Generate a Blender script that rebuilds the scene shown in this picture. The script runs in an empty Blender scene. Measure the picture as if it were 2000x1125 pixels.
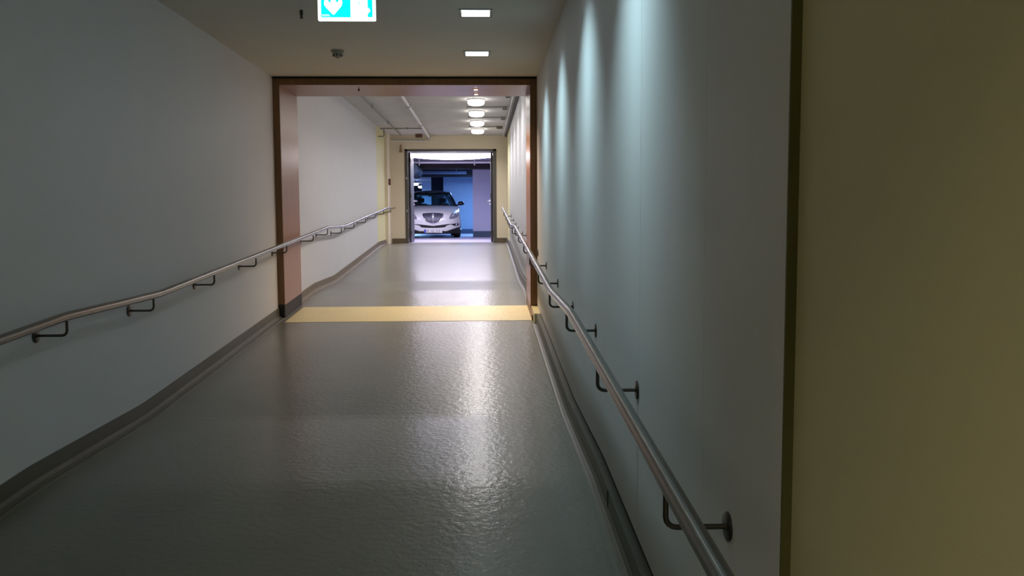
import bpy, bmesh, math, random
from mathutils import Vector, Matrix, Quaternion
from mathutils.bvhtree import BVHTree
random.seed(4)
sc = bpy.context.scene
COL = sc.collection
PI = math.pi

# ------------------------------------------------------------------ camera
F = 1700.0
yv = Vector(((942-1000)/F, (562.5-422)/F, -1)).normalized()
up = Vector((-.0075, 1, 0)); up = (up - up.dot(yv)*yv).normalized()
xv = yv.cross(up)
EYE = Vector((0, 0, 1.4))
cam_d = bpy.data.cameras.new('camera')
cam_d.sensor_width = 36; cam_d.lens = F*36/2000; cam_d.clip_start = .02; cam_d.clip_end = 200
cam = bpy.data.objects.new('camera', cam_d); COL.objects.link(cam)
cam.matrix_world = Matrix.Translation(EYE) @ Matrix((xv, yv, up)).to_4x4()
sc.camera = cam
# ------------------------------------------------------------------ world, exposure
w = bpy.data.worlds.new('world'); sc.world = w; w.use_nodes = True
w.node_tree.nodes['Background'].inputs[0].default_value = (.5, .6, .7, 1)
w.node_tree.nodes['Background'].inputs[1].default_value = .002
vs = sc.view_settings
vs.view_transform = 'Standard'; vs.look = 'None'; vs.exposure = 0.0; vs.gamma = 1.0; vs.use_curve_mapping = False
COOL = (.62, .93, 1.0); NEUT = (1.0, .94, .94); WARM = (1.0, .74, .52); BLUE = (.30, .56, 1.0); LILAC = (.84, .78, 1.0)
P_NEAR, P_WASH, P_FAR, P_SPOT, P_DOOR, P_GAR = 2.0, 3.0, 21, 17, 155, 125
P_BACK = 66

def area(name, loc, sx, sy, power, col, parent=None, spread=180, rot=(0, 0, 0)):
    d = bpy.data.lights.new(name, 'AREA'); d.shape = 'RECTANGLE'; d.size = sx; d.size_y = sy
    d.energy = power; d.color = col; d.spread = math.radians(spread)
    o = bpy.data.objects.new(name, d); COL.objects.link(o)
    o.location = loc; o.rotation_euler = rot; o.parent = parent
    return o

# ------------------------------------------------------------------ materials
MATS = {}
def nodes_of(name):
    m = bpy.data.materials.new(name); m.use_nodes = True
    nt = m.node_tree
    return m, nt, nt.nodes['Principled BSDF']
def mat(name, col, rough=.5, metal=0, bump=0, scale=60, detail=3, vary=0, vscale=3, coat=0, coat_rough=.03, spec=.5, stretch=(1, 1, 1), bump2=0, scale2=300):
    if name in MATS: return MATS[name]
    m, nt, b = nodes_of(name)
    b.inputs['Base Color'].default_value = (*col, 1)
    b.inputs['Roughness'].default_value = rough; b.inputs['Metallic'].default_value = metal
    b.inputs['Coat Weight'].default_value = coat; b.inputs['Coat Roughness'].default_value = coat_rough; b.inputs['Specular IOR Level'].default_value = spec
    tc = nt.nodes.new('ShaderNodeNewGeometry')
    mp = nt.nodes.new('ShaderNodeMapping'); nt.links.new(tc.outputs['Position'], mp.inputs['Vector'])
    mp.inputs['Scale'].default_value = stretch
    h = None
    if bump:
        n = nt.nodes.new('ShaderNodeTexNoise'); n.inputs['Scale'].default_value = scale; n.inputs['Detail'].default_value = detail
        nt.links.new(mp.outputs['Vector'], n.inputs['Vector'])
        bp = nt.nodes.new('ShaderNodeBump'); bp.inputs['Strength'].default_value = 1; bp.inputs['Distance'].default_value = bump
        nt.links.new(n.outputs['Fac'], bp.inputs['Height']); nt.links.new(bp.outputs['Normal'], b.inputs['Normal'])
        h = bp
    if bump2:
        n = nt.nodes.new('ShaderNodeTexNoise'); n.inputs['Scale'].default_value = scale2; n.inputs['Detail'].default_value = 2
        nt.links.new(mp.outputs['Vector'], n.inputs['Vector'])
        bp = nt.nodes.new('ShaderNodeBump'); bp.inputs['Distance'].default_value = bump2
        nt.links.new(n.outputs['Fac'], bp.inputs['Height']); nt.links.new(h.outputs['Normal'], bp.inputs['Normal'])
        nt.links.new(bp.outputs['Normal'], b.inputs['Normal'])
    if bump and coat: nt.links.new(b.inputs['Normal'].links[0].from_socket, b.inputs['Coat Normal'])
    if vary:
        n = nt.nodes.new('ShaderNodeTexNoise'); n.inputs['Scale'].default_value = vscale; n.inputs['Detail'].default_value = 5
        nt.links.new(mp.outputs['Vector'], n.inputs['Vector'])
        r = nt.nodes.new('ShaderNodeMapRange'); r.inputs['From Min'].default_value = .3; r.inputs['From Max'].default_value = .7
        r.inputs['To Min'].default_value = 1-vary; r.inputs['To Max'].default_value = 1+vary
        nt.links.new(n.outputs['Fac'], r.inputs['Value'])
        mx = nt.nodes.new('ShaderNodeVectorMath'); mx.operation = 'SCALE'; mx.inputs[0].default_value = col
        nt.links.new(r.outputs['Result'], mx.inputs['Scale']); nt.links.new(mx.outputs['Vector'], b.inputs['Base Color'])
    MATS[name] = m
    return m
def glow(name, col, s):
    if name in MATS: return MATS[name]
    m, nt, b = nodes_of(name)
    b.inputs['Base Color'].default_value = (.8*col[0], .8*col[1], .8*col[2], 1)
    b.inputs['Emission Color'].default_value = (*col, 1); b.inputs['Emission Strength'].default_value = s
    MATS[name] = m
    return m
def glassmat(name, tint, mixf):
    m = bpy.data.materials.new(name); m.use_nodes = True; nt = m.node_tree
    for n in list(nt.nodes):
        if n.type == 'BSDF_PRINCIPLED': nt.nodes.remove(n)
    out = nt.nodes['Material Output']
    t = nt.nodes.new('ShaderNodeBsdfTransparent'); t.inputs[0].default_value = (*tint, 1)
    g = nt.nodes.new('ShaderNodeBsdfGlossy'); g.inputs['Roughness'].default_value = .04
    x = nt.nodes.new('ShaderNodeMixShader'); x.inputs[0].default_value = mixf
    nt.links.new(t.outputs[0], x.inputs[1]); nt.links.new(g.outputs[0], x.inputs[2]); nt.links.new(x.outputs[0], out.inputs[0])
    MATS[name] = m
    return m

M_WALL = mat('white_wall', (.64, .645, .665), .55, bump=.0004, scale=120, detail=2, vary=.015, vscale=2)
M_YEL = mat('yellow_wall', (.60, .565, .33), .55, bump=.0004, scale=120, detail=2)
M_YELP = mat('pale_yellow_wall', (.72, .68, .40), .6, bump=.0004, scale=120)
M_OLIVE = mat('olive_edge_shaded', (.085, .085, .018), .6)  # olive paint, darkened to hold the shade on the panel's end face
M_CREAM = mat('cream_wall', (.82, .73, .59), .6, bump=.001, scale=150)
M_CEIL = mat('ceiling_paint', (.60, .58, .53), .8, bump=.001, scale=140, vary=.03, vscale=1.5)
M_FCEIL = mat('far_ceiling_paint', (.60, .59, .55), .8, bump=.001, scale=140, vary=.05, vscale=3)
M_FLOOR = mat('grey_olive_linoleum', (.140, .137, .108), .42, bump=.0026, scale=26, detail=2, vary=.06, vscale=2.2, bump2=.0006, scale2=110, spec=.5, coat=.55, coat_rough=.16)
M_STRIP = mat('yellow_floor_marking', (.66, .57, .30), .38, bump=.003, scale=22, detail=2, vary=.04, bump2=.0008, scale2=150)
M_BASE = mat('olive_skirting', (.085, .078, .058), .45, vary=.08, vscale=6)
M_BASEF = mat('brown_skirting', (.16, .12, .075), .5)
M_BEAD = mat('weld_bead', (.17, .163, .13), .3, bump=.003, scale=45)
M_GAP = mat('dark_gap', (.008, .008, .008), .8)
M_WOOD = mat('lacquered_beech', (.29, .138, .055), .30, vary=.10, vscale=5, stretch=(6, 6, .5), spec=.4)
M_WOODD = mat('beech_edge', (.19, .092, .034), .45, vary=.12, vscale=6, stretch=(6, 6, .5))
M_KICK = mat('black_kick_rubber', (.012, .010, .009), .6)
M_KICKB = mat('dark_kick_board', (.022, .016, .013), .6)
M_STEEL = mat('brushed_stainless', (.27, .255, .235), .26, 1)
M_STEELD = mat('bracket_steel', (.10, .09, .08), .35, 1)
M_DOORF = mat('door_frame_grey', (.105, .095, .085), .45)
M_DOOR = mat('door_leaf_grey', (.045, .043, .045), .45)
M_WHITEP = mat('white_plastic', (.72, .71, .68), .5)
M_PIPE = mat('white_pipe_paint', (.72, .70, .70), .45)
M_GPIPE = mat('grey_pipe', (.25, .24, .22), .5)
M_DARK = mat('dark_metal', (.03, .028, .026), .5)
M_BOX = mat('dark_brown_box', (.12, .06, .04), .5)
M_TAN = mat('tan_box', (.32, .22, .13), .55)

# ------------------------------------------------------------------ mesh helpers
def finish(name, bm, m, parent=None, smooth=False, recalc=True):
    if recalc: bmesh.ops.recalc_face_normals(bm, faces=bm.faces)
    me = bpy.data.meshes.new(name); bm.to_mesh(me); bm.free()
    for mm in (m if isinstance(m, (list, tuple)) else [m]): me.materials.append(mm)
    if smooth:
        for p in me.polygons: p.use_smooth = True
        try: me.set_sharp_from_angle(angle=math.radians(38))
        except Exception: pass
    o = bpy.data.objects.new(name, me); COL.objects.link(o)
    o.parent = parent
    return o
def box(bm, x0, x1, y0, y1, z0, z1, bev=0, rot=None):
    r = bmesh.ops.create_cube(bm, size=1)
    vs_ = r['verts']
    for v in vs_:
        v.co = Vector(((x0+x1)/2+v.co.x*(x1-x0), (y0+y1)/2+v.co.y*(y1-y0), (z0+z1)/2+v.co.z*(z1-z0)))
    if bev:
        es = list({e for v in vs_ for e in v.link_edges})
        bmesh.ops.bevel(bm, geom=es, offset=bev, segments=2, affect='EDGES', profile=.5)
def obox(name, x0, x1, y0, y1, z0, z1, m, parent=None, bev=0):
    bm = bmesh.new(); box(bm, x0, x1, y0, y1, z0, z1, bev)
    return finish(name, bm, m, parent)
def tube(bm, path, r, seg=12, cap=True):
    path = [Vector(p) for p in path]; n = len(path); rings = []
    ref = None
    for i, p in enumerate(path):
        t = (path[min(i+1, n-1)]-path[max(i-1, 0)]).normalized()
        if ref is None:
            ref = Vector((0, 0, 1)) if abs(t.z) < .9 else Vector((1, 0, 0))
        a = (ref - ref.dot(t)*t).normalized(); b = t.cross(a); ref = a
        rr = r[i] if isinstance(r, (list, tuple)) else r
        rings.append([bm.verts.new(p + rr*(math.cos(2*PI*k/seg)*a + math.sin(2*PI*k/seg)*b)) for k in range(seg)])
    for i in range(n-1):
        for k in range(seg):
            bm.faces.new((rings[i][k], rings[i][(k+1) % seg], rings[i+1][(k+1) % seg], rings[i+1][k]))
    if cap:
        bm.faces.new(rings[0][::-1]); bm.faces.new(rings[-1])
def lathe(bm, prof, seg=32, axis='Z', loc=(0, 0, 0)):
    """prof: (radius, height) pairs from the bottom up"""
    rings = []
    for r, h in prof:
        ring = []
        for k in range(seg):
            a = 2*PI*k/seg; c, s = r*math.cos(a), r*math.sin(a)
            v = (c, s, h) if axis == 'Z' else ((h, c, s) if axis == 'X' else (c, h, s))
            ring.append(bm.verts.new(Vector(v)+Vector(loc)))
        rings.append(ring)
    for i in range(len(prof)-1):
        for k in range(seg):
            bm.faces.new((rings[i][k], rings[i][(k+1) % seg], rings[i+1][(k+1) % seg], rings[i+1][k]))
    bm.faces.new(rings[0][::-1]); bm.faces.new(rings[-1])
def extrude_along(bm, prof, path):
    """prof: closed list of (x, dz); path: list of (y, z)"""
    rings = [[bm.verts.new((x, y, z+dz)) for x, dz in prof] for y, z in path]
    n = len(prof)
    for i in range(len(path)-1):
        for k in range(n):
            bm.faces.new((rings[i][k], rings[i][(k+1) % n], rings[i+1][(k+1) % n], rings[i+1][k]))
    bm.faces.new(rings[0][::-1]); bm.faces.new(rings[-1])
def tag(o, label=None, cat=None, group=None, kind=None):
    if label: o['label'] = label
    if cat: o['category'] = cat
    if group: o['group'] = group
    if kind: o['kind'] = kind
    return o
def thing(name, loc, label, cat, group=None, rz=0):
    o = bpy.data.objects.new(name, None); COL.objects.link(o); o.empty_display_size = .1
    o.location = loc; o.rotation_euler = (0, 0, rz)
    return tag(o, label, cat, group)
def struct(o): o['kind'] = 'structure'; return o
def copy_tree(o, parent=None):
    c = o.copy(); COL.objects.link(c); c.parent = parent
    for ch in list(o.children): copy_tree(ch, c)
    return c

# ------------------------------------------------------------------ dimensions
XL, XR, XY = -2.366, .634, .656
YE = 22.2            # the far wall
ZC, ZF = 2.985, 3.43 # near and far ceiling
PY0, PY1 = 10.10, 11.05
FP = [(-4.0, -.50), (4.50, 0), (6.03, 0), (12.25, .36), (13.92, .36), (20.0, .715), (22.35, .725), (22.40, .73)]
def fz(y, prof=FP):
    for (a, za), (b, zb) in zip(prof, prof[1:]):
        if y <= b: return za+(zb-za)*(y-a)/(b-a)
    return prof[-1][1]
def fpath(y0, y1, off=0):
    ys = [y0]+[p[0] for p in FP if y0 < p[0] < y1]+[y1]
    out = []
    for y in ys:
        if y in (y0, y1): out.append((y, fz(y)+off))
        else:
            for d in (-.18, -.06, .06, .18):
                if y0 < y+d < y1: out.append((y+d, (fz(y+d)*2+fz(y+d-.09)+fz(y+d+.09))/4+off))
    return out

# ------------------------------------------------------------------ shell
bm = bmesh.new()
extrude_along(bm, [(XL-.1, 0), (XR+.12, 0), (XR+.12, -.12), (XL-.1, -.12)], fpath(-4, 22.35))
struct(finish('floor', bm, M_FLOOR))
bm = bmesh.new()
path = [(y, fz(y)) for y in (9.80, 10.85)]
extrude_along(bm, [(-2.23, .0025), (.574, .0025), (.574, -.004), (-2.23, -.004)], path)
o = struct(finish('trim_1', bm, M_STRIP)); o['label'] = 'pale yellow strip on the floor under the wooden portal'

# left wall, near
struct(obox('wall_left', XL-.15, XL, -4, PY0, -.7, ZC+.05, M_WALL))
wl = struct(obox('wall_left_far', XL-.15, XL, PY0, 19.8, 0, ZF+.05, M_WALL))
struct(obox('wall_left_end', XL-.15, XL+.001, 19.8, YE+.15, .3, ZF+.05, M_YELP))
struct(obox('trim_2', XL-.05, XL+.075, 21.45, YE+.01, .6, ZF+.01, M_CREAM, bev=.006))
# right wall, near: clad in panels with narrow joints
bm = bmesh.new()
joints = [1.80, 2.465, 3.488, 4.51, 5.53, 6.55, 7.57, 8.60, PY0+.02]
for a, b in zip(joints, joints[1:]):
    box(bm, XR, XR+.15, a+(.0012 if a > 1.9 else 0), b-.0012, -.6, ZC+.05)
wr = struct(finish('wall_right', bm, M_WALL))
struct(obox('backing', XR+.003, XR+.14, 1.82, PY0, -.6, ZC, mat('joint_shadow', (.35, .35, .33), .9), wr))
struct(obox('wall_right_near', XY, XY+.15, -4, 1.81, -.8, ZC+.05, M_YEL))
struct(obox('trim_3', XR+.0005, XY+.03, 1.793, 1.8, -.6, ZC+.02, M_OLIVE))
struct(obox('wall_right_far', XR, XR+.15, PY0+.02, YE+.15, 0, ZF+.05, M_WALL))
struct(obox('wall_right_end', XR-.002, XR+.1, 19.9, YE+.01, .3, ZF+.02, M_YELP))
struct(obox('wall_near', XL-.15, XY+.15, -4.15, -4, -.9, ZC+.1, M_WALL))
struct(obox('ceiling', XL-.15, XY+.15, -4, PY0-.012, ZC, ZC+.15, M_CEIL))
struct(obox('ceiling_far', XL-.15, XR+.15, PY1, YE+.15, ZF, ZF+.15, M_FCEIL))
# wall above the portal
struct(obox('wall_portal', XL-.15, XR+.15, PY0+.05, PY1, ZC-.03, ZF+.15, M_WALL))
# far wall with the door opening
OX0, OX1, OZ = -1.945, .365, 3.085
bm = bmesh.new()
box(bm, XL-.15, OX0, YE, YE+.15, .3, ZF+.1)
box(bm, OX1, XR+.15, YE, YE+.15, .3, ZF+.1)
box(bm, OX0, OX1, YE, YE+.15, OZ, ZF+.1)
struct(finish('wall_far', bm, M_CREAM))

# ------------------------------------------------------------------ portal (sliding fire door casing)
portal = bpy.data.objects.new('door_1', None); COL.objects.link(portal); portal.location = (0, PY0, fz(PY0))
portal['label'] = 'beech clad portal spanning the corridor'; struct(portal)
def pobj(name, bm, m):
    o = finish(name, bm, m, portal); o.matrix_parent_inverse = portal.matrix_world.inverted(); o.location = -portal.location+Vector((0, 0, 0)); return o
PL, PR, PT = -2.290, .556, 2.892
zb = fz(PY0)
bm = bmesh.new(); box(bm, XL, PL, PY0, PY0+.03, zb+.155, ZC-.022, .003); pobj('left_face', bm, M_WOODD)
bm = bmesh.new(); box(bm, XL, PL-.0005, PY0+.03, PY1, zb+.14, ZC-.022); pobj('left_jamb', bm, M_WOOD)
bm = bmesh.new(); box(bm, PR, XR+.002, PY0, PY0+.03, zb+.125, ZC-.022, .003); pobj('right_face', bm, M_WOODD)
bm = bmesh.new(); box(bm, PR+.0005, XR+.002, PY0+.03, PY1, zb+.115, ZC-.022); pobj('right_jamb', bm, M_WOOD)
bm = bmesh.new(); box(bm, PL, PR, PY0, PY0+.03, PT, ZC-.022, .003); pobj('head_face', bm, M_WOODD)
bm = bmesh.new(); box(bm, PL, PR, PY0+.03, PY1, PT+.0005, ZC-.025); pobj('head_soffit', bm, M_WOOD)
bm = bmesh.new(); box(bm, XL-.02, XR+.02, PY0-.010, PY0+.10, ZC-.022, ZC+.02); pobj('head_gap', bm, M_GAP)
bm = bmesh.new(); box(bm, XL, PL-.001, PY0-.002, PY0+.03, zb-.02, zb+.155); pobj('kick_cap', bm, M_KICK)
bm = bmesh.new(); extrude_along(bm, [(XL, .15), (PL+.001, .15), (PL+.001, -.02), (XL, -.02)], [(PY0+.03, fz(PY0+.03)), (PY1, fz(PY1))]); pobj('kick_board', bm, M_KICKB)
bm = bmesh.new(); extrude_along(bm, [(PR+.012, .118), (XR, .118), (XR, -.02), (PR+.012, -.02)], [(9.55, fz(9.55)), (PY1, fz(PY1))]); pobj('threshold_curb', bm, M_STRIP)
bm = bmesh.new(); extrude_along(bm, [(PR-.002, .12), (PR+.013, .12), (PR+.013, -.01), (PR-.002, -.01)], [(9.80, fz(9.80)-.06), (PY1, fz(PY1))]); pobj('threshold_edge', bm, M_WOODD)

# ------------------------------------------------------------------ skirtings
def skirt(name, side, y0, y1, m, dep=.014, hgt=.115, kids=True):
    s = 1 if side == 'L' else -1; X0 = XL if side == 'L' else XR
    prof = [(X0-.01*s, hgt), (X0+dep*s, hgt), (X0+(dep+.002)*s, .035), (X0+(dep+.012)*s, .014), (X0+(dep+.030)*s, .004), (X0+(dep+.045)*s, .001), (X0+(dep+.045)*s, -.01), (X0-.01*s, -.01)]
    if s < 0: prof = prof[::-1]
    bm = bmesh.new(); extrude_along(bm, prof, fpath(y0, y1))
    o = struct(finish(name, bm, m))
    if kids:
        a = X0+(dep+.043)*s; b = X0+(dep+.060)*s
        bm = bmesh.new(); p = [(min(a, b), .003), (max(a, b), .003), (max(a, b), -.01), (min(a, b), -.01)]
        extrude_along(bm, p, fpath(y0, y1)); struct(finish('weld_bead', bm, M_BEAD, o))
    if side == 'R':
        bm = bmesh.new()
        extrude_along(bm, [(XR-.0015, hgt+.011), (XR+.003, hgt+.011), (XR+.003, hgt-.001), (XR-.0015, hgt-.001)], fpath(y0, y1))
        struct(finish('shadow_gap', bm, M_GAP, o))
    return o
skirt('baseboard_left', 'L', -4, PY0-.002, M_BASE)
skirt('baseboard_left_far', 'L', PY1+.002, YE, M_BASEF)
br = skirt('baseboard_right', 'R', 1.8, 9.55, M_BASE, dep=.042)
skirt('baseboard_right_far', 'R', PY1+.002, YE, M_BASE, dep=.03)
for y in (3.1, 4.05):   # welded joints of the right skirting
    struct(obox('joint', XR-.0465, XR-.040, y-.003, y+.003, fz(y)+.02, fz(y)+.114, M_GAP, br))
bm = bmesh.new()
box(bm, XL, OX0, YE-.012, YE+.01, .70, .845); box(bm, OX1, XR, YE-.012, YE+.01, .70, .845)
struct(finish('baseboard_far', bm, M_BASEF))

# ------------------------------------------------------------------ handrails
def rail(xc, s, path, flanges, label, end_cap=True):
    root = thing('handrail', (xc, path[0][0], path[0][1]), label, 'handrail')
    L = root.location
    pts = []
    for i, (y, z) in enumerate(path):   # soften each bend
        if 0 < i < len(path)-1:
            p, q, r_ = Vector(path[i-1]), Vector((y, z)), Vector(path[i+1])
            a = q+(p-q).normalized()*.10; b = q+(r_-q).normalized()*.10
            for t in (0, .25, .5, .75, 1):
                c = a*(1-t)**2+q*2*t*(1-t)+b*t*t; pts.append((xc, c.x, c.y))
        else: pts.append((xc, y, z))
    def rz(y):
        for (a, za), (b, zb_) in zip(path, path[1:]):
            if a <= y <= b: return za+(zb_-za)*(y-a)/(b-a)
        return path[-1][1]
    bm = bmesh.new(); tube(bm, [Vector(p)-L for p in pts], .0240, 24)
    finish('tube', bm, M_STEEL, root, smooth=True)
    wx = XL if s > 0 else XR
    for y in flanges:
        z = rz(y)
        inp = PY0-.005 < y < PY1
        fx = (PL if s > 0 else PR) if inp else wx
        zr = z-(.102 if s > 0 else .126)
        bm = bmesh.new()
        arc = [Vector((xc-s*.028, y, zr))]+[Vector((xc-s*.028*math.cos(a)*1.0 if 0 else xc-s*.028*(1-math.sin(a)), y, zr+.028*(1-math.cos(a)))) for a in (PI/8, PI/4, 3*PI/8, PI/2)]
        pth = [Vector((fx, y, zr))]+arc+[Vector((xc, y, z-.018))]
        tube(bm, [p-L for p in pth], .0075, 10)
        b = finish('bracket', bm, M_STEELD, root, smooth=True)
        bm = bmesh.new(); pr = [(.0385, 0), (.0385, .005), (.036, .007), (.012, .0075), (.010, .010)]
        if s < 0: pr = [(r_, -h) for r_, h in pr]
        lathe(bm, pr, 24, 'X', Vector((fx, y, zr))-L)
        finish('flange', bm, M_STEELD, b, smooth=True)
        
    return root
RH = [(-1.5, .53), (4.62, .882), (5.98, .882), (12.45, 1.247), (13.98, 1.247), (20.45, 1.603)]
rail(XL+.165, 1, RH+[(22.10, 1.612)],
     [-1.0, .6, 2.0, 3.3, 4.65, 5.87, 7.2, 8.53, 9.87, 11.42, 12.48, 13.70, 15.05, 16.55, 18.03, 19.6, 21.1],
     'stainless steel handrail on brackets along the left wall of the corridor')
rail(XR-.165, -1, [(-1.5, .472)]+RH[1:-1]+[(20.1, 1.585)],
     [.85, 2.185, 3.523, 4.84, 6.075, 7.31, 8.63, 9.90, 11.3, 12.5, 13.7, 15.25, 16.25, 17.45, 18.97],
     'stainless steel handrail along the right wall, closest to the camera')

# ------------------------------------------------------------------ near square downlights
g_sq = glow('square_lamp_glass', (.86, .97, 1.0), 6.5)
names = {8.67: 'small square recessed ceiling light nearest the wooden portal',
         6.97: 'square recessed ceiling light right of the green exit sign',
         5.27: 'square recessed ceiling light above the second strongest glow on the right wall',
         3.60: 'square recessed ceiling light above the strongest glow on the right wall'}
first = None
for i, y in enumerate([8.67, 6.97, 5.27, 3.60]):
    lab = names.get(y, 'square recessed ceiling light above the right handrail, near part of corridor')
    if first is None:
        t = thing('ceiling_light', (-.04, y, ZC), lab, 'ceiling light', 'square ceiling lights of the near corridor')
        bm = bmesh.new()
        for a in (-1, 1):
            box(bm, min(a*.110, a*.132), max(a*.110, a*.132), -.132, .132, -.006, .01)
            box(bm, -.110, .110, min(a*.110, a*.132), max(a*.110, a*.132), -.006, .01)
        finish('frame', bm, M_DARK if 0 else mat('lamp_frame', (.30, .31, .30), .5), t)
        obox('diffuser', -.110, .110, -.110, .110, -.004, .004, g_sq, t)
        area('lamp', (0, 0, -.008), .20, .20, P_NEAR, COOL, t, spread=112)
        area('wash_lamp', (.02, 0, -.055), .16, .20, P_WASH, COOL, t, spread=72, rot=(0, -math.radians(31), 0))
        first = t
    else:
        t = copy_tree(first); t.location = (-.04, y, ZC); t['label'] = lab

t = thing('added_fill_lamp', (-.3, -1.6, ZC), 'added unseen lamp behind the camera lighting the yellow wall', 'ceiling light')  # lamp added out of view to brighten the yellow right wall
obox('frame', -.14, .14, -.14, .14, -.006, .01, M_WHITEP, t); obox('diffuser', -.12, .12, -.12, .12, -.010, -.002, g_sq, t)
area('lamp', (0, 0, -.075), .22, .22, P_BACK, (1.0, .88, .74), t, spread=120, rot=(0, -math.radians(30), 0))

# ------------------------------------------------------------------ far round ceiling lights
g_rd = glow('round_lamp_glass', (1.0, .97, .95), 12)
first = None
ordl = {12.0: 'round white ceiling light hidden right behind the portal head', 13.7: 'round white ceiling light just before the visible row behind the portal', 15.40: 'round white ceiling light, first of the row visible behind the wooden portal',
        17.12: 'round white ceiling light, second in the row behind the portal',
        18.90: 'round white ceiling light, third in the row behind the portal',
        20.62: 'round white ceiling light, last of the row before the far door'}
for y in (12.0, 13.7, 15.40, 17.12, 18.90, 20.62):
    lab = ordl.get(y, 'round white ceiling light just behind the portal head')
    if first is None:
        t = thing('round_ceiling_light', (-.095, y, ZF), lab, 'ceiling light', 'round ceiling lights of the far corridor')
        bm = bmesh.new(); lathe(bm, [(.150, -.022), (.155, -.018), (.155, 0)], 40); finish('base', bm, M_WHITEP, t, smooth=True)
        bm = bmesh.new(); lathe(bm, [(.03, -.108), (.09, -.106), (.125, -.096), (.142, -.074), (.146, -.05), (.142, -.022)], 40)
        finish('diffuser', bm, g_rd, t, smooth=True)
        area('lamp', (0, 0, -.115), .22, .22, P_FAR, NEUT, t, spread=150)
        first = t
    else:
        t = copy_tree(first); t.location = (-.095, y, ZF); t['label'] = lab

# ------------------------------------------------------------------ portal head spots
first = None
for y, lab in ((10.42, 'tiny round spotlight in the portal soffit, nearer one'), (10.82, 'tiny round spotlight in the portal soffit, farther one')):
    if first is None:
        t = thing('recessed_spotlight', (-.065, y, PT), lab, 'spotlight', 'spotlights in the portal soffit')
        bm = bmesh.new(); lathe(bm, [(.030, -.008), (.036, -.005), (.040, 0)], 28); finish('ring', bm, mat('pink_copper_ring', (.75, .42, .36), .35, .6), t, smooth=True)
        bm = bmesh.new(); lathe(bm, [(.012, -.014), (.022, -.011), (.024, -.006)], 24); finish('lens', bm, glow('spot_lens', (1, .85, .75), 5), t, smooth=True)
        area('lamp', (0, 0, -.02), .05, .05, P_SPOT, WARM, t, spread=122)
        first = t
    else:
        t = copy_tree(first); t.location = (-.065, y, PT); t['label'] = lab

# ------------------------------------------------------------------ exit sign
SY = 4.70
sg = thing('exit_sign', (-.702, SY, 2.424), 'lit green exit sign with white down arrow hanging from the ceiling', 'sign')
SW, SH = .300, .160
g_w = glow('sign_white', (.88, .99, 1.0), 1.3); g_c = glow('sign_green', (0, 1.0, .92), 1.15)
bm = bmesh.new(); box(bm, -SW/2-.001, SW/2+.001, -.012, .012, 0, SH, .006); finish('panel', bm, g_w, sg)
bm = bmesh.new(); box(bm, -SW/2-.004, SW/2+.004, -.02, .02, SH-.004, SH+.03, .003); finish('housing', bm, M_WHITEP, sg)
for sx in (-.1, .1):
    bm = bmesh.new(); tube(bm, [(sx, 0, SH+.03), (sx, 0, ZC-2.424)], .004, 8); finish('suspension_rod', bm, M_STEELD, sg)
def flat(name, polys, y, m, parent, th=.0012):
    bm = bmesh.new()
    for poly in polys:
        vs_ = [bm.verts.new((px, y, pz)) for px, pz in poly]
        f = bm.faces.new(vs_); r = bmesh.ops.extrude_face_region(bm, geom=[f])
        for v in r['geom']:
            if isinstance(v, bmesh.types.BMVert): v.co.y -= th
    bmesh.ops.triangulate(bm, faces=bm.faces)
    return finish(name, bm, m, parent)
PXM = .300/108.0
def S(x, y): return ((x-678)*PXM, (41-y)*PXM)
def Sp(*a): return [S(x, y) for x, y in a]
for side in (1, -1):
    q = .0122*side
    def fl(n, polys, off, m):
        if side > 0: return flat(n, polys, -q-off, m, sg)
        o = flat(n, [[(-a, b) for a, b in p] for p in polys], 0, m, sg)
        o.rotation_euler = (0, 0, PI); o.location = (0, .0122+off, 0); return o
    fl('green_field', [Sp((630.5, 35), (685.5, 35), (685.5, -11), (630.5, -11))], 0, g_c)
    fl('green_edge', [Sp((717.5, 34.5), (726.5, 34.5), (726.5, -11), (717.5, -11))], 0, g_c)
    ar = [(652.5, 30.5), (640.5, 18), (637, 14), (636, 8), (637.5, 3), (640, 1.0), (642.5, 2), (645, 6.5), (648.5, 8), (648.5, -6), (658.5, -6), (658.5, 8), (662, 6.5), (664.5, 2), (667, 1.0), (669.5, 3), (670.5, 8), (669, 14), (665.5, 18), (655, 30)]
    fl('down_arrow', [Sp(*ar)], .0014, g_w)
    fl('door_symbol', [Sp((686, 34), (717.6, 34), (717.6, 29), (719, 27), (721.8, 25), (722.4, 21.5), (720, 18.5), (717.6, 16), (717.6, -8), (686, -8))], .0016, g_w)
    fl('running_figure', [Sp((699, 5.5), (702, 6), (704, 9), (704, 14), (702, 14.5), (701.5, 10), (698.5, 7), (699, -4), (702, -4))], .0030, g_c if 0 else glow('sign_faint_green', (.55, .98, .90), 1.0))
    fl('small_print', [Sp((632, 33 - k*2.1), (647 - (k == 1)*2, 33 - k*2.1), (647 - (k == 1)*2, 31.9 - k*2.1), (632, 31.9 - k*2.1)) for k in range(2)], .0016, glow('sign_print', (.65, 1, .95), 1.3))

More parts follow.
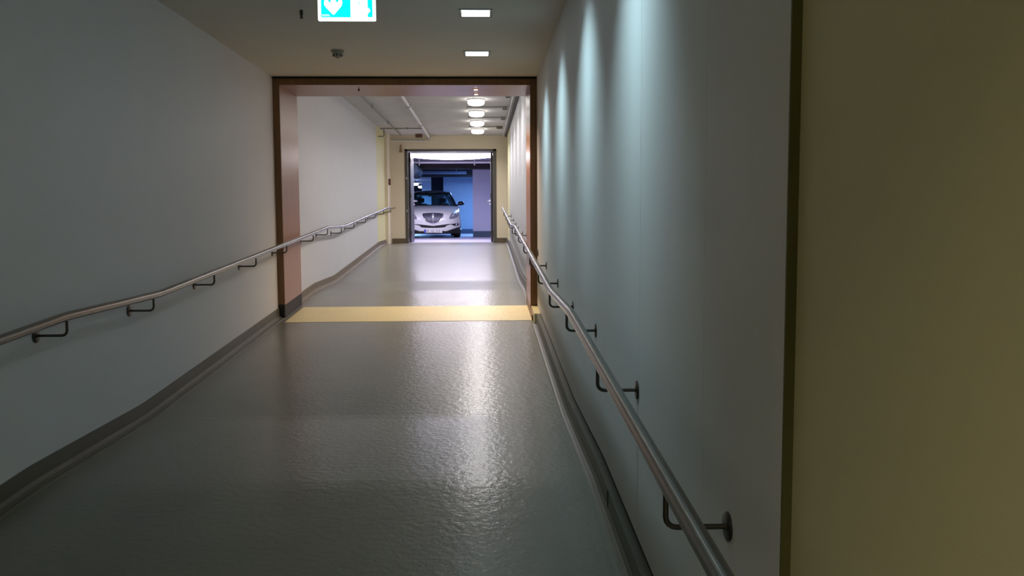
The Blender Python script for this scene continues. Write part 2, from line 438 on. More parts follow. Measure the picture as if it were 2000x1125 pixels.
# ------------------------------------------------------------------ ceiling devices
t = thing('smoke_detector', (-1.374, 8.55, ZC), 'white conical smoke detector on the near ceiling before the portal', 'smoke detector')
bm = bmesh.new(); lathe(bm, [(.058, -.018), (.062, -.012), (.062, 0)], 32); finish('base', bm, mat('detector_shell', (.30, .29, .24), .5), t, smooth=True)
bm = bmesh.new(); lathe(bm, [(.006, -.075), (.018, -.066), (.036, -.058), (.045, -.045), (.050, -.018)], 32); h_ = finish('head', bm, mat('detector_shell', (.3, .29, .24), .5), t, smooth=True)
bm = bmesh.new()
for k in range(8):
    a = k*PI/4
    tube(bm, [(.046*math.cos(a), .046*math.sin(a), -.034), (.040*math.cos(a), .040*math.sin(a), -.055)], .006, 6)
finish('vent', bm, M_DARK, h_)
t = thing('sprinkler', (-1.38, 6.9, ZC), 'small dark sprinkler head on the ceiling left of the exit sign', 'sprinkler')
bm = bmesh.new(); tube(bm, [(0, 0, 0), (0, 0, -.035)], .013, 12); lathe(bm, [(.009, -.059), (.010, -.034)], 12)
finish('body', bm, M_DARK, t)
bm = bmesh.new(); lathe(bm, [(.014, -.062), (.014, -.058)], 16); finish('deflector', bm, M_DARK, t)
t = thing('soffit_sensor', (-1.44, 10.45, PT), 'tiny dark sensor under the portal soffit', 'sensor')
bm = bmesh.new(); lathe(bm, [(.008, -.02), (.011, -.012), (.011, 0)], 14); finish('sensor_body', bm, M_DARK, t)

# pipes under the far ceiling
def pipe(name, pts, r, m, label, hang=(), group=None):
    L = Vector(pts[0]); root = thing(name, L, label, 'pipe', group)
    bm = bmesh.new(); tube(bm, [Vector(p)-L for p in pts], r, 14); finish('tube', bm, m, root, smooth=True)
    for hx, hy, hz in hang:
        bm = bmesh.new(); tube(bm, [Vector((hx, hy, ZF))-L, Vector((hx, hy, hz))-L], .006, 8)
        lathe(bm, [(r+.010, -.012), (r+.010, .012)], 16, 'Y', Vector((hx, hy, hz))-L)
        finish('hanger', bm, M_GPIPE, root)
    return root
pipe('sprinkler_pipe', [(-1.30, PY1+.05, 3.355), (-1.30, 22.15, 3.355)], .030, M_PIPE, 'thick white pipe running lengthwise under the far ceiling, middle of it', [(-1.30, 15.7, 3.355), (-1.30, 18.9, 3.355), (-1.30, 21.8, 3.355)])
pipe('conduit_pipe', [(-1.965, PY1+.05, 3.37), (-1.965, 21.4, 3.37)], .016, M_GPIPE, 'thin grey pipe running lengthwise under the far ceiling, close to the left wall', [(-1.965, 15.9, 3.37), (-1.965, 18.6, 3.37)])
pipe('cross_pipe', [(XL+.05, 20.2, 3.405), (-1.345, 20.2, 3.405)], .013, M_GPIPE, 'thin grey pipe crossing the far ceiling from the left wall', [(-1.7, 20.2, 3.405)])
pipe('wall_pipe', [(XL+.10, YE-.05, 3.29), (-1.30, YE-.05, 3.29)], .022, M_PIPE, 'pale pipe along the top of the far wall left of the door')
for i, y in enumerate((14.9, 16.55, 18.2, 20.1)):
    lab = ['thin conduit crossing the far ceiling to the nearest junction box', 'thin conduit crossing the far ceiling to the second junction box',
           'thin conduit crossing the far ceiling to the third junction box', 'thin conduit crossing the far ceiling to the farthest junction box'][i]
    lo = [14.76, 16.42, 18.12, 19.97][i]
    xx = [.442, .434, .44, .405][i]
    cd = thing('ceiling_conduit', (-.28, lo, ZF-.012), lab, 'conduit', 'conduits across the far ceiling')
    bm = bmesh.new(); tube(bm, [(0, 0, 0), (xx-.05+.28, 0, 0)], .009, 10); finish('tube', bm, M_GPIPE, cd, smooth=True)
    jb = thing('junction_box', (xx, lo, ZF), ['small dark junction box nearest the portal on the far ceiling', 'second junction box along the right side of the far ceiling',
               'third junction box along the right side of the far ceiling', 'larger grey junction box farthest back on the far ceiling'][i], 'junction box', 'junction boxes on the far ceiling')
    s = 1.5 if i == 3 else 1
    bm = bmesh.new(); box(bm, -.045*s, .045*s, -.045, .045, -.055, 0, .006); finish('box', bm, M_GPIPE if i != 3 else mat('mid_grey_box', (.16, .15, .13), .5), jb)
    bm = bmesh.new(); box(bm, -.037*s, .037*s, -.037, .037, -.060, -.0545, .003); finish('lid', bm, M_DARK, jb)
# dark gap and conduits in the right ceiling corner
t = thing('cable_tray', (XR-.022, 16.6, ZF-.03), 'narrow dark cable tray in the corner of far ceiling and right wall', 'cable tray')
bm = bmesh.new(); box(bm, -.018, .018, -5.5, 5.55, -.025, .028); finish('tray', bm, M_DARK, t)
t = pipe('corner_conduit', [(XR-.10, PY1+.05, ZF-.03), (XR-.10, 22.1, ZF-.03)], .014, M_PIPE, 'slim white conduit beside the dark cable tray on far ceiling')
t = thing('alarm_box', (-1.55, 21.8, ZF), 'square brown alarm box on the far ceiling above the door', 'alarm')
bm = bmesh.new(); box(bm, -.09, .09, -.05, .05, -.10, 0, .01); finish('case', bm, M_TAN, t)
bm = bmesh.new(); box(bm, -.072, .072, -.056, -.048, -.085, -.015, .003); finish('grille', bm, M_BOX, t)
t = thing('wall_bell', (-2.03, YE, 3.10), 'small tan alarm horn on the far wall beside the door corner', 'alarm')
bm = bmesh.new(); lathe(bm, [(.05, -.09), (.042, -.07), (.025, 0), (.02, .06), (.012, .10)], 20, 'Z', (0, -.055, 0)); finish('horn', bm, M_TAN, t, smooth=True)
bm = bmesh.new(); box(bm, -.015, .015, -.05, 0, .03, .07); finish('wall_mount', bm, M_TAN, t)
t = thing('wall_hook', (XL+.02, 20.15, 3.22), 'small grey bracket at the top of the left wall under the cross pipe', 'bracket')
bm = bmesh.new(); tube(bm, [(-.02, 0, 0), (.10, 0, .0), (.12, 0, .03), (.12, 0, .16)], .014, 10); finish('arm', bm, M_GPIPE, t)
t = thing('call_point', (XL+.076, 21.6, 2.17), 'small dark red call box on the cream pillar left of the door', 'alarm button')
bm = bmesh.new(); box(bm, 0, .05, -.055, .055, 0, .15, .006); finish('case', bm, M_BOX, t)
bm = bmesh.new(); box(bm, .012, .040, -.058, -.054, .045, .105); finish('front', bm, mat('dull_red', (.25, .05, .04), .5), t)

# ------------------------------------------------------------------ far double door
dr = bpy.data.objects.new('door_2', None); COL.objects.link(dr); dr.location = (-.79, YE, .725); struct(dr)
dr['label'] = 'open grey double door at the end of the corridor'
def dobj(name, bm, m, parent=None, smooth=False):
    o = finish(name, bm, m, parent or dr, smooth)
    if parent is None: o.location = -dr.location
    return o
z0 = .722
bm = bmesh.new(); box(bm, OX0, OX0+.075, YE-.015, YE+.17, z0, OZ, .004); dobj('frame_left', bm, M_DOORF)
bm = bmesh.new(); box(bm, OX1-.085, OX1, YE-.015, YE+.17, z0, OZ, .004); dobj('frame_right', bm, M_DOORF)
bm = bmesh.new(); box(bm, OX0, OX1, YE-.015, YE+.17, OZ-.05, OZ, .004); dobj('frame_head', bm, M_DOORF)
for nm, a, b, hs in (('leaf_left', OX0+.077, OX0+.128, 1), ('leaf_right', OX1-.140, OX1-.088, -1)):
    bm = bmesh.new(); box(bm, a, b, YE+.18, YE+1.24, z0+.018, OZ-.06, .003); lf = dobj(nm, bm, M_DOOR)
    fx = b if hs > 0 else a
    for zz in (z0+.25, z0+1.2, z0+2.1):
        bm = bmesh.new(); tube(bm, [(fx+hs*.004, YE+.172, zz-.05), (fx+hs*.004, YE+.172, zz+.05)], .011, 12); dobj('hinge', bm, M_STEEL, lf, True)
    hz = z0+1.08
    bm = bmesh.new(); y_ = YE+1.15
    box(bm, min(fx, fx+hs*.008), max(fx, fx+hs*.008), y_-.022, y_+.022, hz-.12, hz+.05, .003)
    tube(bm, [(fx, y_, hz), (fx+hs*.075, y_, hz), (fx+hs*.085, y_-.01, hz), (fx+hs*.085, y_-.13, hz-.005)], .016, 12)
    dobj('handle', bm, mat('polished_aluminium', (.85, .85, .88), .2, 1), lf, True)
    bm = bmesh.new(); tube(bm, [(fx, y_, hz-.09), (fx+hs*.03, y_, hz-.09)], .010, 12); dobj('lock_cylinder', bm, mat('polished_aluminium', (.85, .85, .88), .2, 1), lf, True)
for xx, zz in ((OX0+.040, 2.36), (OX0+.045, 1.54)):
    bm = bmesh.new(); box(bm, xx-.010, xx+.010, YE-.020, YE-.014, zz-.03, zz+.03, .003); dobj('strike_plate', bm, mat('polished_aluminium', (.85, .85, .88), .2, 1))
bm = bmesh.new(); box(bm, OX0+.07, OX1-.08, YE-.03, YE+.17, .712, .7315); dobj('threshold', bm, mat('threshold_metal', (.62, .60, .62), .35, .6))

# ------------------------------------------------------------------ garage behind the door
GZ = .73; GC = 3.13
M_GFLOOR = mat('garage_floor', (.40, .38, .50), .32, bump=.002, scale=12, vary=.08, vscale=1.2)
M_GCEIL = mat('garage_ceiling', (.42, .42, .52), .8)
M_GBLUE = mat('garage_blue_wall', (.32, .42, .60), .65, vary=.03, vscale=1)
M_GLILAC = mat('garage_lilac_wall', (.52, .54, .80), .65)
M_PLINTH = mat('garage_plinth', (.05, .09, .17), .6)
M_GDARK = mat('garage_dark_concrete', (.045, .05, .07), .8)
struct(obox('floor_garage', -14, 4, 22.36, 50, GZ-.15, GZ, M_GFLOOR))
struct(obox('ceiling_garage', -14, 4, 22.36, 50, GC, GC+.15, M_GCEIL))
struct(obox('wall_garage_front_left', -14, XL-.1, 22.2, 22.4, GZ-.1, GC+.1, M_GDARK))
struct(obox('wall_garage_front_right', XR+.1, 4, 22.2, 22.4, GZ-.1, GC+.1, M_GDARK))
struct(obox('wall_garage_front', OX0-.6, OX1+.6, 22.36, 22.4, OZ, ZF, M_GDARK))
struct(obox('wall_garage_right', 3.9, 4.1, 22.4, 50, GZ-.1, GC+.1, M_GDARK))
struct(obox('wall_garage_left', -14.1, -13.9, 22.4, 50, GZ-.1, GC+.1, M_GDARK))
struct(obox('wall_garage_end', -14, 4, 49.9, 50.1, GZ-.1, GC+.1, M_GDARK))
wb = struct(obox('wall_garage_back', -1.50, 4, 34, 34.2, GZ-.05, GC+.05, M_GBLUE))
struct(obox('plinth', -1.52, 4, 33.985, 34.01, GZ, GZ+.17, M_PLINTH, wb))
cw = struct(obox('wall_garage_pier', -.30, 1.4, 28, 28.35, GZ-.05, GC+.05, M_GLILAC))
struct(obox('plinth', -.302, 1.41, 27.99, 28.36, GZ, GZ+.19, M_PLINTH, cw))
struct(obox('trim_4', -14, 4, 27.55, 27.95, 2.88, GC+.02, mat('dark_beam', (.022, .018, .022), .7)))
struct(obox('trim_5', -14, 4, 32.6, 32.9, 2.86, GC+.02, mat('dark_beam', (.022, .018, .022), .7)))
struct(obox('wall_garage_panel', -3.02, -2.52, 44, 44.2, GZ, GC, mat('pale_blue_panel', (.6, .75, .95), .6)))
struct(obox('wall_garage_column', -2.20, -1.62, 38, 38.5, GZ, GC, mat('dark_column', (.02, .025, .04), .7)))
t = thing('garage_duct', (-2.02, 30.0, 2.74), 'dark round ventilation duct under the garage ceiling above the car', 'duct')
bm = bmesh.new(); tube(bm, [(0, -4.9, .02), (0, -2.55, .02)], .17, 24); finish('duct', bm, mat('duct_metal', (.05, .075, .12), .35, .6), t, smooth=True)
for k in range(3):
    bm = bmesh.new(); lathe(bm, [(.185, -.02), (.185, .02)], 24, 'Y', (0, -4.8+k*1.08, .02))
    finish('joint_ring', bm, mat('duct_metal', (.05, .075, .12), .35, .6), t)
t = pipe('garage_pipe', [(-9, 26.0, 2.985), (3, 26.0, 2.985)], .032, mat('lilac_pipe', (.66, .62, .74), .5), 'pale lilac pipe crossing the garage ceiling above the car')
for hx in (-.22, -1.85):
    bm = bmesh.new(); tube(bm, [Vector((hx+9, 0, GC-2.985)), Vector((hx+9, 0, -.09))], .018, 8); finish('hanger', bm, mat('lilac_pipe', (.66, .62, .74), .5), t)
t = pipe('garage_rear_pipe', [(-3, 31.0, 2.93), (-.55, 31.0, 2.93)], .05, mat('blue_grey_pipe', (.25, .33, .48), .5), 'blue grey pipe under the garage ceiling in front of the blue wall')
for hx in (.3, 2.1):
    bm = bmesh.new(); tube(bm, [Vector((hx, 0, GC-2.93)), Vector((hx, 0, -.06))], .014, 8); finish('hanger', bm, M_GPIPE, t)
# big luminaire behind the door head
t = thing('wide_luminaire', (-.80, 23.75, GC-.006), 'wide bright luminaire behind the top of the far door', 'ceiling light')
bm = bmesh.new(); box(bm, -1.10, 1.10, -.16, .16, -.045, 0, .006); finish('housing', bm, M_WHITEP, t)
bm = bmesh.new(); nx = 40
rows = []
for i in range(nx+1):
    u = -1+2*i/nx; dz = -.135-.065*(1-u*u)
    e = max(0, (abs(u)-.97)/.03); dz = dz*(1-e*.35)
    rows.append([bm.verts.new((u*1.095, yy, zz)) for yy, zz in ((-.14, -.04), (-.14, dz+.03), (-.10, dz), (.10, dz), (.14, dz+.03), (.14, -.04))])
for a, b in zip(rows, rows[1:]):
    for k in range(5): bm.faces.new((a[k], a[k+1], b[k+1], b[k]))
    bm.faces.new((a[5], a[0], b[0], b[5]))
bm.faces.new(rows[0]); bm.faces.new(rows[-1][::-1])
finish('diffuser', bm, glow('luminaire_glass', (.98, .93, 1.0), 11), t)
area('lamp', (0, 0, -.215), 2.1, .24, P_DOOR, LILAC, t, spread=170)
# further garage lamps
def garage_tube(x, y, z, power, col, label, ln=1.4, round_=False):
    t = thing('garage_lamp', (x, y, z), label, 'ceiling light')
    if round_:
        bm = bmesh.new(); lathe(bm, [(.05, -.11), (.11, -.10), (.14, -.07), (.15, -.03), (.15, 0)], 28); finish('diffuser', bm, glow('garage_round_glass', (.8, .9, 1), 6), t, smooth=True)
        bm = bmesh.new(); tube(bm, [(0, 0, 0), (0, 0, GC-z)], .02, 8); finish('stem', bm, M_DARK, t)
    else:
        obox('housing', -.06, .06, -ln/2, ln/2, -.05, 0, M_WHITEP, t)
        bm = bmesh.new(); tube(bm, [(0, -ln/2+.02, -.065), (0, ln/2-.02, -.065)], .02, 12); finish('tube', bm, glow('garage_tube_glass', (.55, .7, 1), 5), t)
    area('lamp', (0, 0, -.13), .2, ln if not round_ else .2, power, col, t, spread=178)
    return t
garage_tube(.30, 31.2, GC, P_GAR*1.5, BLUE, 'added hidden tube lamp between the blue garage wall and the lilac pier')  # hidden lamp placed to light the blue wall from the right
garage_tube(-3.6, 24.6, GC, P_GAR*.5, LILAC, 'added unseen tube lamp above the left side of the white car')  # added out of view, brightens the car bonnet
garage_tube(-4.8, 35.0, GC, P_GAR*.7, BLUE, 'fluorescent tube lamp deep in the garage left of the blue wall')
garage_tube(-3.18, 42.0, 2.98, P_GAR*.8, BLUE, 'round garage lamp, left one of the two small lamps above the car roof', round_=True)
garage_tube(-3.20, 46.0, 2.98, P_GAR*.4, BLUE, 'round garage lamp, right one of the two small lamps above the car roof', round_=True)

# ------------------------------------------------------------------ the white car
M_PAINT = mat('white_car_paint', (.80, .80, .82), .30, coat=.6, spec=.5)
M_BLK = mat('black_car_gloss', (.010, .011, .016), .12, spec=.6)
M_BPL = mat('black_plastic', (.012, .012, .014), .5)
M_CHR = mat('chrome', (.85, .85, .88), .12, 1)
M_GRL = mat('grille_grey', (.07, .07, .11), .45, .3)
M_SLAT = mat('slat_grey', (.30, .30, .38), .4, .5)
M_HEAD = mat('headlight_housing', (.20, .21, .28), .2, .5)
M_LENS = mat('headlight_lens', (.36, .37, .45), .32, .3)
M_TYRE = mat('tyre_rubber', (.012, .012, .013), .75)
M_RIM = mat('alloy_rim', (.5, .5, .52), .3, 1)
M_GLASS = glassmat('car_glass', (.74, .84, .88), .03)
M_SEAT = mat('dark_seat_cloth', (.012, .013, .016), .8)
car = thing('car', (-1.515, 26.95, GZ), 'white hatchback with a black roof parked behind the far door', 'car', rz=math.radians(4))
XW = .885
def prof_at(x):
    """side silhouette of the lower body at distance x from the middle, as (y, z), front to back over the top"""
    u = abs(x)/XW
    fb = .05*u**2+.50*u**4.2       # how far the nose falls back towards the corner
    dz = .035*u**2+.085*u**5       # how far the bonnet drops
    rb = .30*u**5
    lift = .03*u**3
    lo = [(.20, .19+lift), (.06, .21+lift), (.03, .30), (.02, .40), (.0, .50), (.015, .60), (.05, .69), (.13, .765), (.26, .83), (.48, .90), (.75, .955), (1.02, .995), (1.22, 1.015)]
    pts = []
    for y, z in lo:
        f = fb*max(0, 1-max(0, y-.2)/1.0)
        zz = z-(dz*(min(1, max(0, (z-.45)/.3)))) if y < 1.1 else z-.045*u**3
        pts.append((y+f, zz))
    pts += [(1.7, 1.02-.05*u**4), (2.6, 1.03-.05*u**4), (3.6, 1.05-.05*u**4), (4.28-rb, 1.06-.06*u**4), (4.44-rb, .95), (4.50-rb, .6), (4.48-rb, .36), (4.36-rb, .24), (3.2, .20), (1.6, .19)]
    return pts
bm = bmesh.new(); xs = [XW*math.sin(PI/2*(-1+2*i/44)) for i in range(45)]
rows = []
for x in xs:
    pf = prof_at(x)
    cy, cz = 2.2, .55; u = abs(x)/XW
    k = 1-.045*max(0, (u-.97)/.03)
    rows.append([bm.verts.new((x, cy+(y-cy)*k, cz+(z-cz)*(1-.10*max(0, (u-.97)/.03)))) for y, z in pf])
n = len(rows[0])
for a, b in zip(rows, rows[1:]):
    for k in range(n): bm.faces.new((a[k], a[(k+1) % n], b[(k+1) % n], b[k]))
bm.faces.new(rows[0]); bm.faces.new(rows[-1][::-1])
# wheel arches: push the low side faces out of the way
bmesh.ops.recalc_face_normals(bm, faces=bm.faces)
bmesh.ops.triangulate(bm, faces=bm.faces)
BV = BVHTree.FromBMesh(bm)
body = finish('body', bm, M_PAINT, car, smooth=True)
for p in body.data.polygons: p.use_smooth = True
cut_bm = bmesh.new()
for wy in (.86, 3.56):
    for s in (-1, 1):
        r = bmesh.ops.create_cone(cut_bm, cap_ends=True, segments=32, radius1=.365, radius2=.365, depth=.36,
                                  matrix=Matrix.Translation((s*.82, wy, .325)) @ Matrix.Rotation(PI/2, 4, 'Y'))
# bake the arches into the body mesh (no helper object stays in the scene)
cme = bpy.data.meshes.new('arch'); cut_bm.to_mesh(cme); cut_bm.free()
cob = bpy.data.objects.new('arch', cme); COL.objects.link(cob); cob.parent = car
md = body.modifiers.new('arches', 'BOOLEAN'); md.object = cob; md.operation = 'DIFFERENCE'; md.solver = 'EXACT'
bpy.context.view_layer.update()
dg = bpy.context.evaluated_depsgraph_get()
nm_ = bpy.data.meshes.new_from_object(body.evaluated_get(dg)); body.modifiers.clear(); body.data = nm_; nm_.name = 'body'
bpy.data.objects.remove(cob); bpy.data.meshes.remove(cme)

def front_hit(x, z):
    h = BV.ray_cast(Vector((x, -2, z)), Vector((0, 1, 0)))
    return h[0].y if h[0] is not None else None
def inside(p, poly):
    c = False; j = len(poly)-1
    for i in range(len(poly)):
        if (poly[i][1] > p[1]) != (poly[j][1] > p[1]) and p[0] < (poly[j][0]-poly[i][0])*(p[1]-poly[i][1])/(poly[j][1]-poly[i][1])+poly[i][0]: c = not c
        j = i
    return c
def patch(name, poly, m, off=.006, th=.02, parent=None, step=.02):
    """a plate that follows the car's front, outlined in x and z"""
    P = []
    for (a, b), (c, d) in zip(poly, poly[1:]+poly[:1]):
        L_ = math.hypot(c-a, d-b); k_ = max(1, int(L_/.03))
        P += [(a+(c-a)*i/k_, b+(d-b)*i/k_) for i in range(k_)]
    bm = bmesh.new()
    cx = sum(p[0] for p in P)/len(P); cz = sum(p[1] for p in P)/len(P)
    rings = []
    for t in (1, .8, .6, .4, .2):
        ring = []
        for x, z in P:
            xx, zz = cx+(x-cx)*t, cz+(z-cz)*t
            y = front_hit(xx, zz); y = .3 if y is None else y
            ring.append(bm.verts.new((xx, y-off, zz)))
        rings.append(ring)
    back = [bm.verts.new((v.co.x, v.co.y+th, v.co.z)) for v in rings[0]]
    N = len(P)
    for a, b in zip([back]+rings, rings):
        for i in range(N): bm.faces.new((a[i], a[(i+1) % N], b[(i+1) % N], b[i]))
    bm.faces.new(rings[-1])
    return finish(name, bm, m, parent or car, smooth=True)
# shield grille
gp = [(-.325, .755), (-.20, .772), (0, .78), (.20, .772), (.325, .755), (.315, .69), (.28, .60), (.20, .50), (.10, .445), (0, .43), (-.10, .445), (-.20, .50), (-.28, .60), (-.315, .69)]
gs = patch('grille_surround', gp, M_CHR, .012)
gi = patch('grille', [(x*.90, .60+(z-.60)*.87+.002) for x, z in gp], M_GRL, .018)
for k in range(-6, 7):
    if k == 0: continue
    x = k*.042; zt, zb_ = .735-.12*abs(x)*.3, .455+.75*max(0, abs(x)-.03)**1.05*1.1
    if zt-zb_ < .06: continue
    bm = bmesh.new()
    pts = []
    for i in range(7):
        z = zb_+(zt-zb_)*i/6; pts.append((x, (front_hit(x, z) or .1)-.024, z))
    tube(bm, pts, .005, 6); finish('slat', bm, M_SLAT, gi, True)
bm = bmesh.new(); ez = [.435, .47, .52, .57, .62, .67, .71, .745]; er = [.009, .010, .012, .016, .026, .034, .034, .018]
tube(bm, [(0, (front_hit(0, z) or 0)-.026, z) for z in ez], er, 12); finish('emblem', bm, mat('bright_chrome', (.95, .95, .97), .25, .6), gi, True)
# headlights
for s in (-1, 1):
    hp = [(.50, .585), (.62, .60), (.74, .635), (.80, .69), (.815, .76), (.785, .825), (.72, .845), (.63, .80), (.56, .72), (.515, .65)]
    q = [(s*x, z) for x, z in hp]
    hl = patch('headlight', q, M_HEAD, .012, .05)
    cx = s*.68
    hq = [(s*(.68+(x-.68)*.86), .72+(z-.72)*.84) for x, z in hp]
    patch('lens', hq, M_LENS, .020, .02, hl)
    for (lx, lz, lr) in ((.735, .745, .052), (.63, .685, .040)):
        bm = bmesh.new(); y = (front_hit(s*lx, lz) or .3)
        lathe(bm, [(lr, -.028), (lr*.8, -.034), (.004, -.038)], 20, 'Y', (s*lx, y, lz)); finish('bulb_reflector', bm, M_LENS, hl, True)
    fp = [(.55, .415), (.70, .452), (.79, .450), (.80, .405), (.765, .375), (.66, .375)]
    fg = patch('fog_lamp_recess', [(s*x, z) for x, z in fp], M_BPL, .008)
    bm = bmesh.new(); lathe(bm, [(.036, -.012), (.030, -.022), (.004, -.026)], 18, 'Y', (s*.715, (front_hit(s*.715, .41) or .3), .412)); finish('fog_lamp', bm, M_LENS, fg, True)
# smile shaped intake, lower valance
up_ = [(.62, .435), (.45, .425), (.30, .400), (.15, .380), (0, .372), (-.15, .380), (-.30, .400), (-.45, .425), (-.62, .435)]
lo_ = [(-.42, .385), (-.36, .33), (-.18, .315), (0, .312), (.18, .315), (.36, .33), (.42, .385)]
patch('air_intake', up_+lo_, M_BPL, .006)
va = [(-.86, .30), (-.72, .275), (-.55, .235), (-.42, .18), (-.32, .155), (.32, .155), (.42, .18), (.55, .235), (.72, .275), (.86, .30), (.84, .20), (.60, .165), (0, .150), (-.60, .165), (-.84, .20)]
bm = bmesh.new(); r0 = []
for i in range(33):
    x = -.84+1.68*i/32; u = abs(x)/XW; y = .05*u**2+.50*u**4.2
    zt = .155+.15*min(1, max(0, (abs(x)-.34)/.45))**.8
    r0.append([bm.verts.new((x, y+a, b)) for a, b in ((.028, zt+.02), (.012, zt), (.03, .125+.02*u), (.30, .125), (.30, .22))])
for a, b in zip(r0, r0[1:]):
    for k in range(4): bm.faces.new((a[k], a[k+1], b[k+1], b[k]))
    bm.faces.new((a[4], a[0], b[0], b[4]))
bm.faces.new(r0[0]); bm.faces.new(r0[-1][::-1])
finish('lower_valance', bm, M_BPL, car, True)
# number plate, characters are not readable in the photograph
y0 = (front_hit(0, .22) or .06)-.035
bm = bmesh.new(); box(bm, -.275, .275, y0, y0+.012, .155, .275, .004); pl = finish('licence_plate', bm, mat('plate_white', (.72, .72, .74), .4), car)
bm = bmesh.new(); box(bm, -.272, -.222, y0-.002, y0, .160, .270); finish('blue_band', bm, mat('plate_blue', (.02, .05, .55), .4), pl)
def glyph(x, kind):
    bm = bmesh.new(); a, b = .172, .258
    def st(x0, x1, z0_, z1_): box(bm, x+x0, x+x1, y0-.002, y0, z0_, z1_)
    st(0, .007, a, b)
    if kind % 2: st(.028, .035, a, b)
    if kind != 2: st(.007, .030, b-.008, b)
    st(.007, .030, (a+b)/2-.004, (a+b)/2+.004)
    if kind == 1: st(.007, .030, a, a+.008)
    finish('character', bm, mat('plate_black', (.05, .05, .06), .5), pl)
for i, x in enumerate((-.205, -.160, -.065, -.020, .085, .130, .175)): glyph(x, (i*5+1) % 3)
bm = bmesh.new(); lathe(bm, [(.014, 0), (.014, .003)], 16, 'Y', (-.103, y0-.003, .215)); finish('seal', bm, mat('plate_seal', (.9, .9, .9), .4), pl)
# cabin: rings (y, half width, z) for the belt line and the roof edge
def sym(rows, name, m, parent=None, th=0):
    bm = bmesh.new(); R_ = []
    for row in rows: R_.append([bm.verts.new(p) for p in row])
    for a, b in zip(R_, R_[1:]):
        for k in range(len(a)-1): bm.faces.new((a[k], a[k+1], b[k+1], b[k]))
    o = finish(name, bm, m, parent or car, True)
    if th:
        sm = o.modifiers.new('thickness', 'SOLIDIFY'); sm.thickness = th; sm.offset = 0
    return o
def arcrow(y, hw, z, bow_y, bow_z, n=12):
    return [(hw*(-1+2*i/n), y+bow_y*((-1+2*i/n)**2), z-bow_z*((-1+2*i/n)**2)) for i in range(n+1)]
ws = [arcrow(1.20+(2.02-1.20)*t, .745-(.745-.545)*t, 1.005+(1.455-1.005)*t+.03*math.sin(PI*t), .22-.10*t, .03+.03*t) for t in (0, .2, .4, .6, .8, 1)]
sym(ws, 'windscreen', M_GLASS, th=.006)
rf = [arcrow(y, hw, z, by, .055) for y, hw, z, by in ((2.00, .552, 1.462, .12), (2.3, .575, 1.505, .06), (2.8, .585, 1.525, 0), (3.3, .575, 1.505, 0), (3.75, .545, 1.455, -.05), (4.0, .53, 1.41, -.08))]
sym(rf, 'roof', M_BLK, th=.035)
rw = [arcrow(3.98+(4.26-3.98)*t, .52+.14*t, 1.41-(1.41-1.06)*t, -.08-.04*t, .045) for t in (0, .33, .66, 1)]
sym(rw, 'rear_window', M_GLASS, th=.006)
bm = bmesh.new(); box(bm, -.50, .50, 2.10, 2.14, 1.375, 1.44, .01); finish('sun_visor', bm, M_SEAT, car, True)
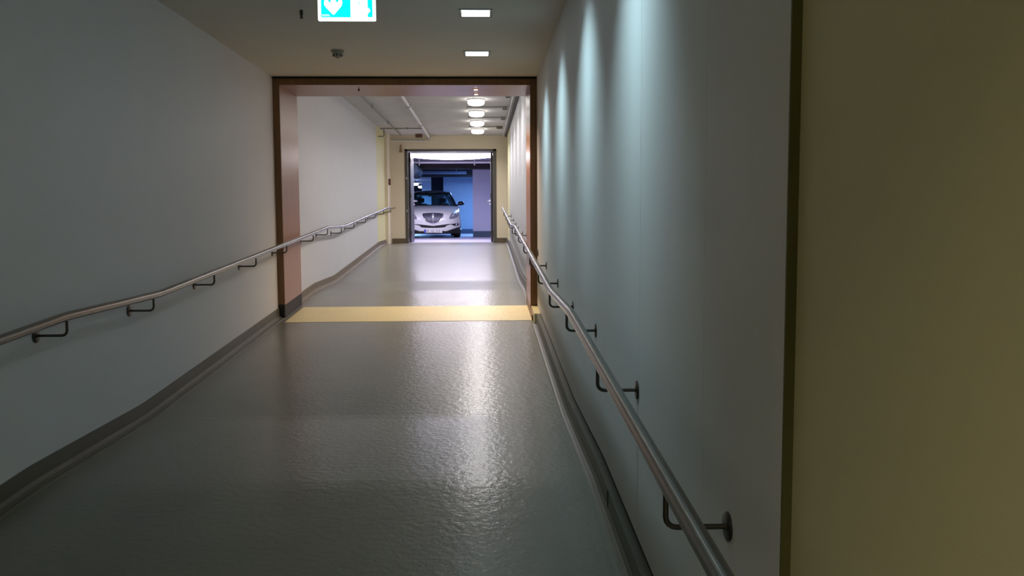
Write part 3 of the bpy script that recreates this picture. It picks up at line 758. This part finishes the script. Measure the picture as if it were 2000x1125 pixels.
for s in (-1, 1):
    q = lambda pts: [(s*x, y, z) for x, y, z in pts]
    bm = bmesh.new(); tube(bm, q([(.765, 1.40, 1.00), (.715, 1.62, 1.13), (.655, 1.84, 1.27), (.60, 2.02, 1.37), (.562, 2.14, 1.425)]), [.040, .038, .036, .034, .03], 10); finish('front_pillar', bm, M_BLK, car, True)
    bm = bmesh.new(); tube(bm, q([(.562, 2.12, 1.425), (.590, 2.5, 1.46), (.590, 2.9, 1.475), (.575, 3.4, 1.45), (.545, 3.9, 1.375)]), .03, 10); finish('roof_rail', bm, M_BLK, car, True)
    bm = bmesh.new(); tube(bm, q([(.80, 2.72, 1.00), (.70, 2.74, 1.25), (.60, 2.78, 1.46)]), .035, 10); finish('centre_pillar', bm, M_BLK, car, True)
    bm = bmesh.new(); tube(bm, q([(.76, 4.12, 1.02), (.68, 4.02, 1.2), (.545, 3.92, 1.38)]), [.075, .08, .06], 10); finish('rear_pillar', bm, M_BLK, car, True)
    sg_ = [q([(.775, 1.42, 1.00), (.66, 1.84, 1.26), (.575, 2.14, 1.42)]), q([(.80, 2.1, 1.0), (.70, 2.2, 1.25), (.592, 2.4, 1.455)]), q([(.80, 2.8, 1.0), (.70, 2.8, 1.25), (.596, 2.8, 1.47)]), q([(.79, 3.4, 1.0), (.69, 3.4, 1.25), (.58, 3.4, 1.45)]), q([(.75, 4.05, 1.0), (.67, 4.0, 1.2), (.55, 3.9, 1.375)])]
    sym(sg_, 'side_window', M_GLASS, th=.005)
    # mirror
    bm = bmesh.new(); r = bmesh.ops.create_uvsphere(bm, u_segments=20, v_segments=12, radius=1)
    for v in r['verts']: v.co = Vector((s*.935+v.co.x*.105, 1.52+v.co.y*.07+(.02 if v.co.y > .3 else 0), 1.085+v.co.z*.072))
    mi = finish('door_mirror', bm, M_BLK, car, True)
    bm = bmesh.new(); tube(bm, [(s*.77, 1.50, 1.01), (s*.86, 1.52, 1.045)], .026, 10); finish('mirror_stalk', bm, M_BLK, mi, True)
    # seats
    bm = bmesh.new(); box(bm, s*.37-.24, s*.37+.24, 2.30, 2.82, .45, .66, .05); box(bm, s*.37-.22, s*.37+.22, 2.70, 2.86, .60, 1.10, .05)
    st_ = finish('front_seat', bm, M_SEAT, car, True)
    bm = bmesh.new(); box(bm, s*.37-.12, s*.37+.12, 2.76, 2.85, 1.13, 1.29, .035); finish('headrest', bm, M_SEAT, st_, True)
    for wy, nm in ((.86, 'wheel'), (3.56, 'wheel')):
        bm = bmesh.new(); X_ = s*.765
        lathe(bm, [(.20, -.10), (.29, -.107), (.315, -.09), (.320, 0), (.315, .09), (.29, .107), (.20, .10)], 40, 'X', (X_, wy, .32))
        wh = finish(nm, bm, M_TYRE, car, True)
        bm = bmesh.new(); lathe(bm, [(.20, s*.085), (.205, s*.108), (.190, s*.104), (.03, s*.09)] , 32, 'X', (X_, wy, .32))
        for k in range(7):
            a = 2*PI*k/7; tube(bm, [(X_+s*.104, wy+.03*math.cos(a), .32+.03*math.sin(a)), (X_+s*.110, wy+.195*math.cos(a), .32+.195*math.sin(a))], .014, 8)
        finish('rim', bm, M_RIM, wh, True)
bm = bmesh.new(); box(bm, -.72, .72, 1.45, 1.75, .80, 1.015, .04); finish('dashboard', bm, M_SEAT, car, True)
bm = bmesh.new(); box(bm, -.60, .60, 3.35, 3.52, .60, 1.06, .05); finish('rear_seat', bm, M_SEAT, car, True)
bm = bmesh.new()
tube(bm, [(.37+.18*math.cos(a*PI/12), 1.93+.06*math.sin(a*PI/12), .95+.17*math.sin(a*PI/12)) for a in range(25)], .014, 8)
tube(bm, [(.37, 1.93, .95), (.37, 1.72, .88)], .03, 8); tube(bm, [(.20, 1.93, .95), (.54, 1.93, .95)], .018, 8); finish('steering_wheel', bm, M_SEAT, car, True)
bm = bmesh.new(); box(bm, -.12, .12, 2.02, 2.05, 1.32, 1.385, .012); tube(bm, [(0, 2.04, 1.38), (0, 2.05, 1.44)], .012, 8); finish('rear_view_mirror', bm, M_BPL, car, True)
bm = bmesh.new(); tube(bm, [(-.62, 1.30, 1.035), (-.25, 1.17, 1.035), (.10, 1.17, 1.03)], .010, 8); tube(bm, [(.55, 1.26, 1.035), (.2, 1.15, 1.03), (-.05, 1.16, 1.03)], .010, 8); finish('wipers', bm, M_BPL, car, True)
